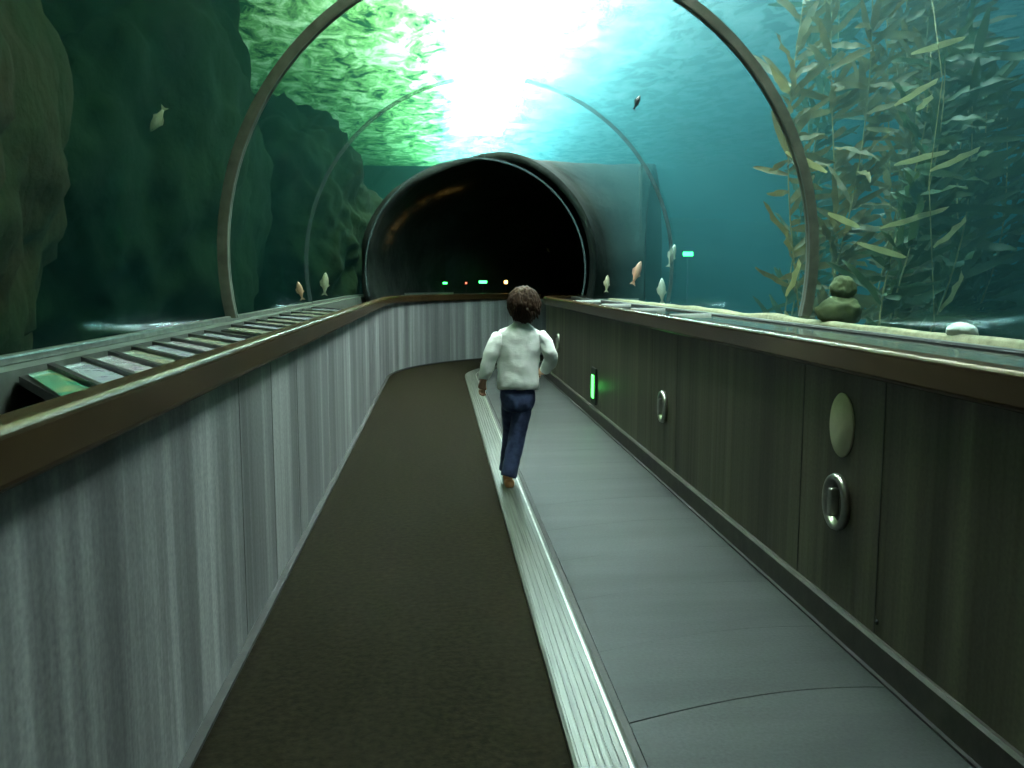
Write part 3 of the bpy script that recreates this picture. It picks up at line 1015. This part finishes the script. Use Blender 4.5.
# body: head, neck, torso, limbs and five-fingered hands as one mesh
ch = []
ch.append({'pts': [(pelvis, (0.06, 0.045)), (chest, (0.06, 0.045)), ((0.07, 0.02, 0.90), (0.05, 0.035)), (neckb, 0.028), ((0.082, 0.025, 1.01), 0.034),
                   ((0.088, 0.03, 1.05), (0.062, 0.066)), ((0.09, 0.032, 1.11), (0.076, 0.084)), ((0.09, 0.03, 1.16), (0.062, 0.07)), ((0.09, 0.028, 1.19), (0.03, 0.034))]})
ch.append({'at': 2, 'pts': [((-0.04, 0.015, 0.905), 0.022), (l_el, 0.024), (l_wr, 0.02), ((-0.155, 0.004, 0.63), (0.017, 0.027)), ((-0.157, 0.008, 0.605), (0.014, 0.029))]})
ch.append({'at': 2, 'pts': [((0.18, 0.015, 0.905), 0.022), (r_el, 0.024), (r_wr, 0.02), ((0.213, 0.132, 0.692), (0.017, 0.027)), ((0.2, 0.152, 0.684), (0.014, 0.029))]})
ch.append({'at': 0, 'pts': [(l_hip, 0.036), (l_kn, 0.038), (mid(l_kn, l_an, 0.4), 0.036), (l_an, 0.024)]})
ch.append({'at': 0, 'pts': [(r_hip, 0.036), (r_kn, 0.038), (mid(r_kn, r_an, 0.4), 0.036), (r_an, 0.024)]})


def fingers(palm, down, fwd, inner):
    """four curled fingers leaving the end of the palm and a thumb leaving its side"""
    palm, down, fwd, inner = map(Vector, (palm, down, fwd, inner))
    for k, ln in enumerate((0.030, 0.034, 0.031, 0.024)):
        b = palm + fwd * (0.021 - 0.014 * k) - down * 0.006
        p1 = b + down * 0.014 + fwd * 0.001 * (1.5 - k)
        p2 = p1 + down * ln * 0.5 + inner * 0.004
        p3 = p2 + down * ln * 0.36 + inner * 0.011
        ch.append({'pts': [(tuple(b), 0.0075), (tuple(p1), 0.0072), (tuple(p2), 0.0066), (tuple(p3), 0.0055)]})
    b = palm - down * 0.022 + fwd * 0.012
    p1 = b + fwd * 0.014 + down * 0.010 + inner * 0.004
    p2 = p1 + down * 0.015 + fwd * 0.004 + inner * 0.004
    ch.append({'pts': [(tuple(b), 0.009), (tuple(p1), 0.0085), (tuple(p2), 0.007)]})


fingers((-0.157, 0.008, 0.603), (-0.05, 0.05, -1), (0.64, 0.76, 0.0), (0.76, -0.64, 0))
fingers((0.2, 0.152, 0.684), (-0.5, 0.8, -0.35), (-0.3, 0.1, 0.9), (-0.8, -0.5, 0))
# ears and nose
ch.append({'pts': [((0.012, 0.03, 1.085), 0.008), ((0.006, 0.024, 1.10), 0.012), ((0.008, 0.024, 1.118), 0.009)]})
ch.append({'pts': [((0.168, 0.03, 1.085), 0.008), ((0.174, 0.024, 1.10), 0.012), ((0.172, 0.024, 1.118), 0.009)]})
ch.append({'pts': [((0.09, 0.108, 1.105), 0.006), ((0.09, 0.122, 1.082), 0.010), ((0.09, 0.108, 1.076), 0.007)]})
skin_mesh('body', ch, M['skin'], kid)
for s in (-1, 1):
    bm = bmesh.new(); bmesh.ops.create_uvsphere(bm, u_segments=12, v_segments=8, radius=0.011)
    me = bpy.data.meshes.new('eye'); bm.to_mesh(me); bm.free(); me.materials.append(M['eye'])
    o = bpy.data.objects.new('eye', me); o.location = (0.09 + s * 0.032, 0.105, 1.108); COL.objects.link(o); o.parent = kid
mo = MB(); tube(mo, [(0.068, 0.102, 1.052), (0.09, 0.108, 1.048), (0.112, 0.102, 1.052)], [0.003, 0.005, 0.003]); mo.build('mouth', noisy('lips', (0.5, 0.16, 0.13), (0.5, 0.16, 0.13), 5, 0.5, bstr=0), kid, smooth=True)

# clothes: lofted rings that follow the body
def loft(mb, rings, n=20):
    """rings: (centre, rx, ry, (tilt vector along the limb))"""
    vs, fs = [], []
    for k, (c, rx, ry) in enumerate(rings):
        c = Vector(c)
        d = (Vector(rings[min(k + 1, len(rings) - 1)][0]) - Vector(rings[max(k - 1, 0)][0])).normalized()
        ax = (Vector((1, 0, 0)) - d * d.x).normalized()
        ay = d.cross(ax).normalized()
        for m_ in range(n):
            t_ = 2 * PI * m_ / n
            vs.append(c + ax * math.cos(t_) * rx + ay * math.sin(t_) * ry)
    for k in range(len(rings) - 1):
        for m_ in range(n):
            fs.append((k * n + m_, k * n + (m_ + 1) % n, (k + 1) * n + (m_ + 1) % n, (k + 1) * n + m_))
    fs.append(tuple(range(n)))
    fs.append(tuple((len(rings) - 1) * n + m_ for m_ in range(n)))
    mb.add(vs, fs)


def cloth(name, mb, m, strength, scale):
    o = mb.build(name, m, kid, smooth=True, sub=2)
    tx = bpy.data.textures.new(name + '_folds', 'CLOUDS'); tx.noise_scale = scale
    dm = o.modifiers.new('folds', 'DISPLACE'); dm.texture = tx; dm.strength = strength; dm.mid_level = 0.5
    return o


sm = MB()
loft(sm, [((0.058, 0.01, 0.615), 0.108, 0.08), ((0.058, 0.01, 0.598), 0.122, 0.09), ((0.058, 0.01, 0.62), 0.126, 0.094), ((0.06, 0.012, 0.65), 0.128, 0.098),
          ((0.062, 0.015, 0.74), 0.122, 0.094), ((0.066, 0.018, 0.83), 0.13, 0.092), ((0.07, 0.02, 0.90), 0.146, 0.086),
          ((0.072, 0.02, 0.94), 0.142, 0.072), ((0.074, 0.02, 0.966), 0.10, 0.06), ((0.076, 0.022, 0.985), 0.058, 0.048), ((0.077, 0.022, 1.0), 0.044, 0.042), ((0.078, 0.022, 1.006), 0.038, 0.036)][0:])
for sh_, el_, wr_ in ((l_sh, l_el, l_wr), (r_sh, r_el, r_wr)):
    s_in = (sh_[0] * 0.75 + 0.07 * 0.25, sh_[1], sh_[2] - 0.006)
    loft(sm, [(s_in, 0.03, 0.04), (mid(s_in, sh_, 0.6), 0.04, 0.05), (mid(sh_, el_, 0.16), 0.048, 0.054), (mid(sh_, el_, 0.45), 0.05, 0.054), (mid(sh_, el_, 0.8), 0.044, 0.048), (mid(el_, wr_, 0.1), 0.042, 0.044),
              (mid(el_, wr_, 0.45), 0.04, 0.04), (mid(el_, wr_, 0.78), 0.037, 0.036), (mid(el_, wr_, 0.92), 0.03, 0.03), (mid(el_, wr_, 0.86), 0.024, 0.024)], 14)
cloth('sweater', sm, M['sweater'], 0.022, 0.06)
jm = MB()
loft(jm, [((0.058, 0.01, 0.66), 0.09, 0.065), ((0.057, 0.01, 0.60), 0.106, 0.08), ((0.056, 0.01, 0.54), 0.108, 0.088), ((0.056, 0.01, 0.49), 0.096, 0.082), ((0.055, 0.012, 0.465), 0.06, 0.06)])
for hp, kn, an, dx in ((l_hip, l_kn, l_an, -0.002), (r_hip, r_kn, r_an, 0.0)):
    loft(jm, [((hp[0], hp[1], 0.58), 0.045, 0.055), (mid(hp, kn, 0.25), 0.060, 0.068), (mid(hp, kn, 0.6), 0.058, 0.062), (mid(hp, kn, 0.9), 0.054, 0.056), (mid(kn, an, 0.15), 0.053, 0.056),
              (mid(kn, an, 0.5), 0.050, 0.054), (mid(kn, an, 0.8), 0.049, 0.052), (mid(kn, an, 0.94), 0.05, 0.054), (mid(kn, an, 1.05), 0.051, 0.055), (mid(kn, an, 0.98), 0.04, 0.042)], 16)
cloth('jeans', jm, M['jeans'], 0.012, 0.05)
# shoes
for (ax, ay) in ((0.0, -0.015), (0.005, 0.16)):
    sh = skin_mesh('shoe', [{'pts': [((ax + 0.005, ay - 0.03, 0.035), (0.03, 0.028)), ((ax + 0.006, ay + 0.03, 0.036), (0.034, 0.028)), ((ax + 0.01, ay + 0.09, 0.028), (0.036, 0.02)), ((ax + 0.01, ay + 0.125, 0.025), (0.026, 0.016))]}], M['shoe'], kid)
    s2 = MB().prism([(ax - 0.025, ay - 0.055), (ax + 0.035, ay - 0.055), (ax + 0.046, ay + 0.03), (ax + 0.046, ay + 0.1), (ax + 0.02, ay + 0.148), (ax - 0.012, ay + 0.14), (ax - 0.03, ay + 0.08), (ax - 0.03, ay)], 0.001, 0.014)
    s2.build('sole', M['sole'], sh, bevel=0.004)


# hair: cap with locks over the back of the head
def hair():
    bm = bmesh.new()
    bmesh.ops.create_icosphere(bm, subdivisions=5, radius=1)
    for v in bm.verts:
        p = v.co.copy()
        d = 1 + 0.07 * noise.noise(Vector((p.x * 5, p.y * 5, p.z * 1.6))) + 0.05 * noise.noise(p * 9)
        face = p.y > 0.35 and p.z < 0.45
        v.co = Vector((p.x * 0.099 * d, (p.y * 0.098) * d * (0.72 if face else 1), (p.z * 0.107) * d))
        if p.z < -0.35 and p.y < 0.4:
            v.co.x *= 0.88; v.co.z -= 0.012 * abs(noise.noise(Vector((p.x * 12, p.y * 12, 1)))) * 3
    me = bpy.data.meshes.new('hair'); bm.to_mesh(me); bm.free()
    me.materials.append(M['hair'])
    me.polygons.foreach_set('use_smooth', [True] * len(me.polygons))
    o = bpy.data.objects.new('hair', me); o.location = (0.092, 0.012, 1.108); COL.objects.link(o); o.parent = kid
    mb = MB(); r = random.Random(3)
    for k in range(46):
        a = r.uniform(PI * 0.95, PI * 2.05); el = r.uniform(-0.5, 1.2)
        p = Vector((math.cos(a) * math.cos(el) * 0.094, math.sin(a) * math.cos(el) * 0.094, math.sin(el) * 0.1)) + Vector((0.092, 0.012, 1.108))
        out = (p - Vector((0.092, 0.012, 1.108))).normalized()
        e1 = p + out * 0.006 + Vector((r.uniform(-0.01, 0.01), 0, -0.02)); e2 = e1 - out * 0.004 + Vector((r.uniform(-0.02, 0.02), 0, -0.022))
        tube(mb, [p, e1, e2], [0.009, 0.008, 0.002], 5)
    mb.build('lock', M['hair'], o, smooth=True)
    # keep lock mesh in kid space
    lk = COL.objects[-1]
    lk.location = (-0.092, -0.012, -1.108)


hair()
# slight turn of the whole figure keeps the feet in place
kid.rotation_euler = (0, 0, 0)
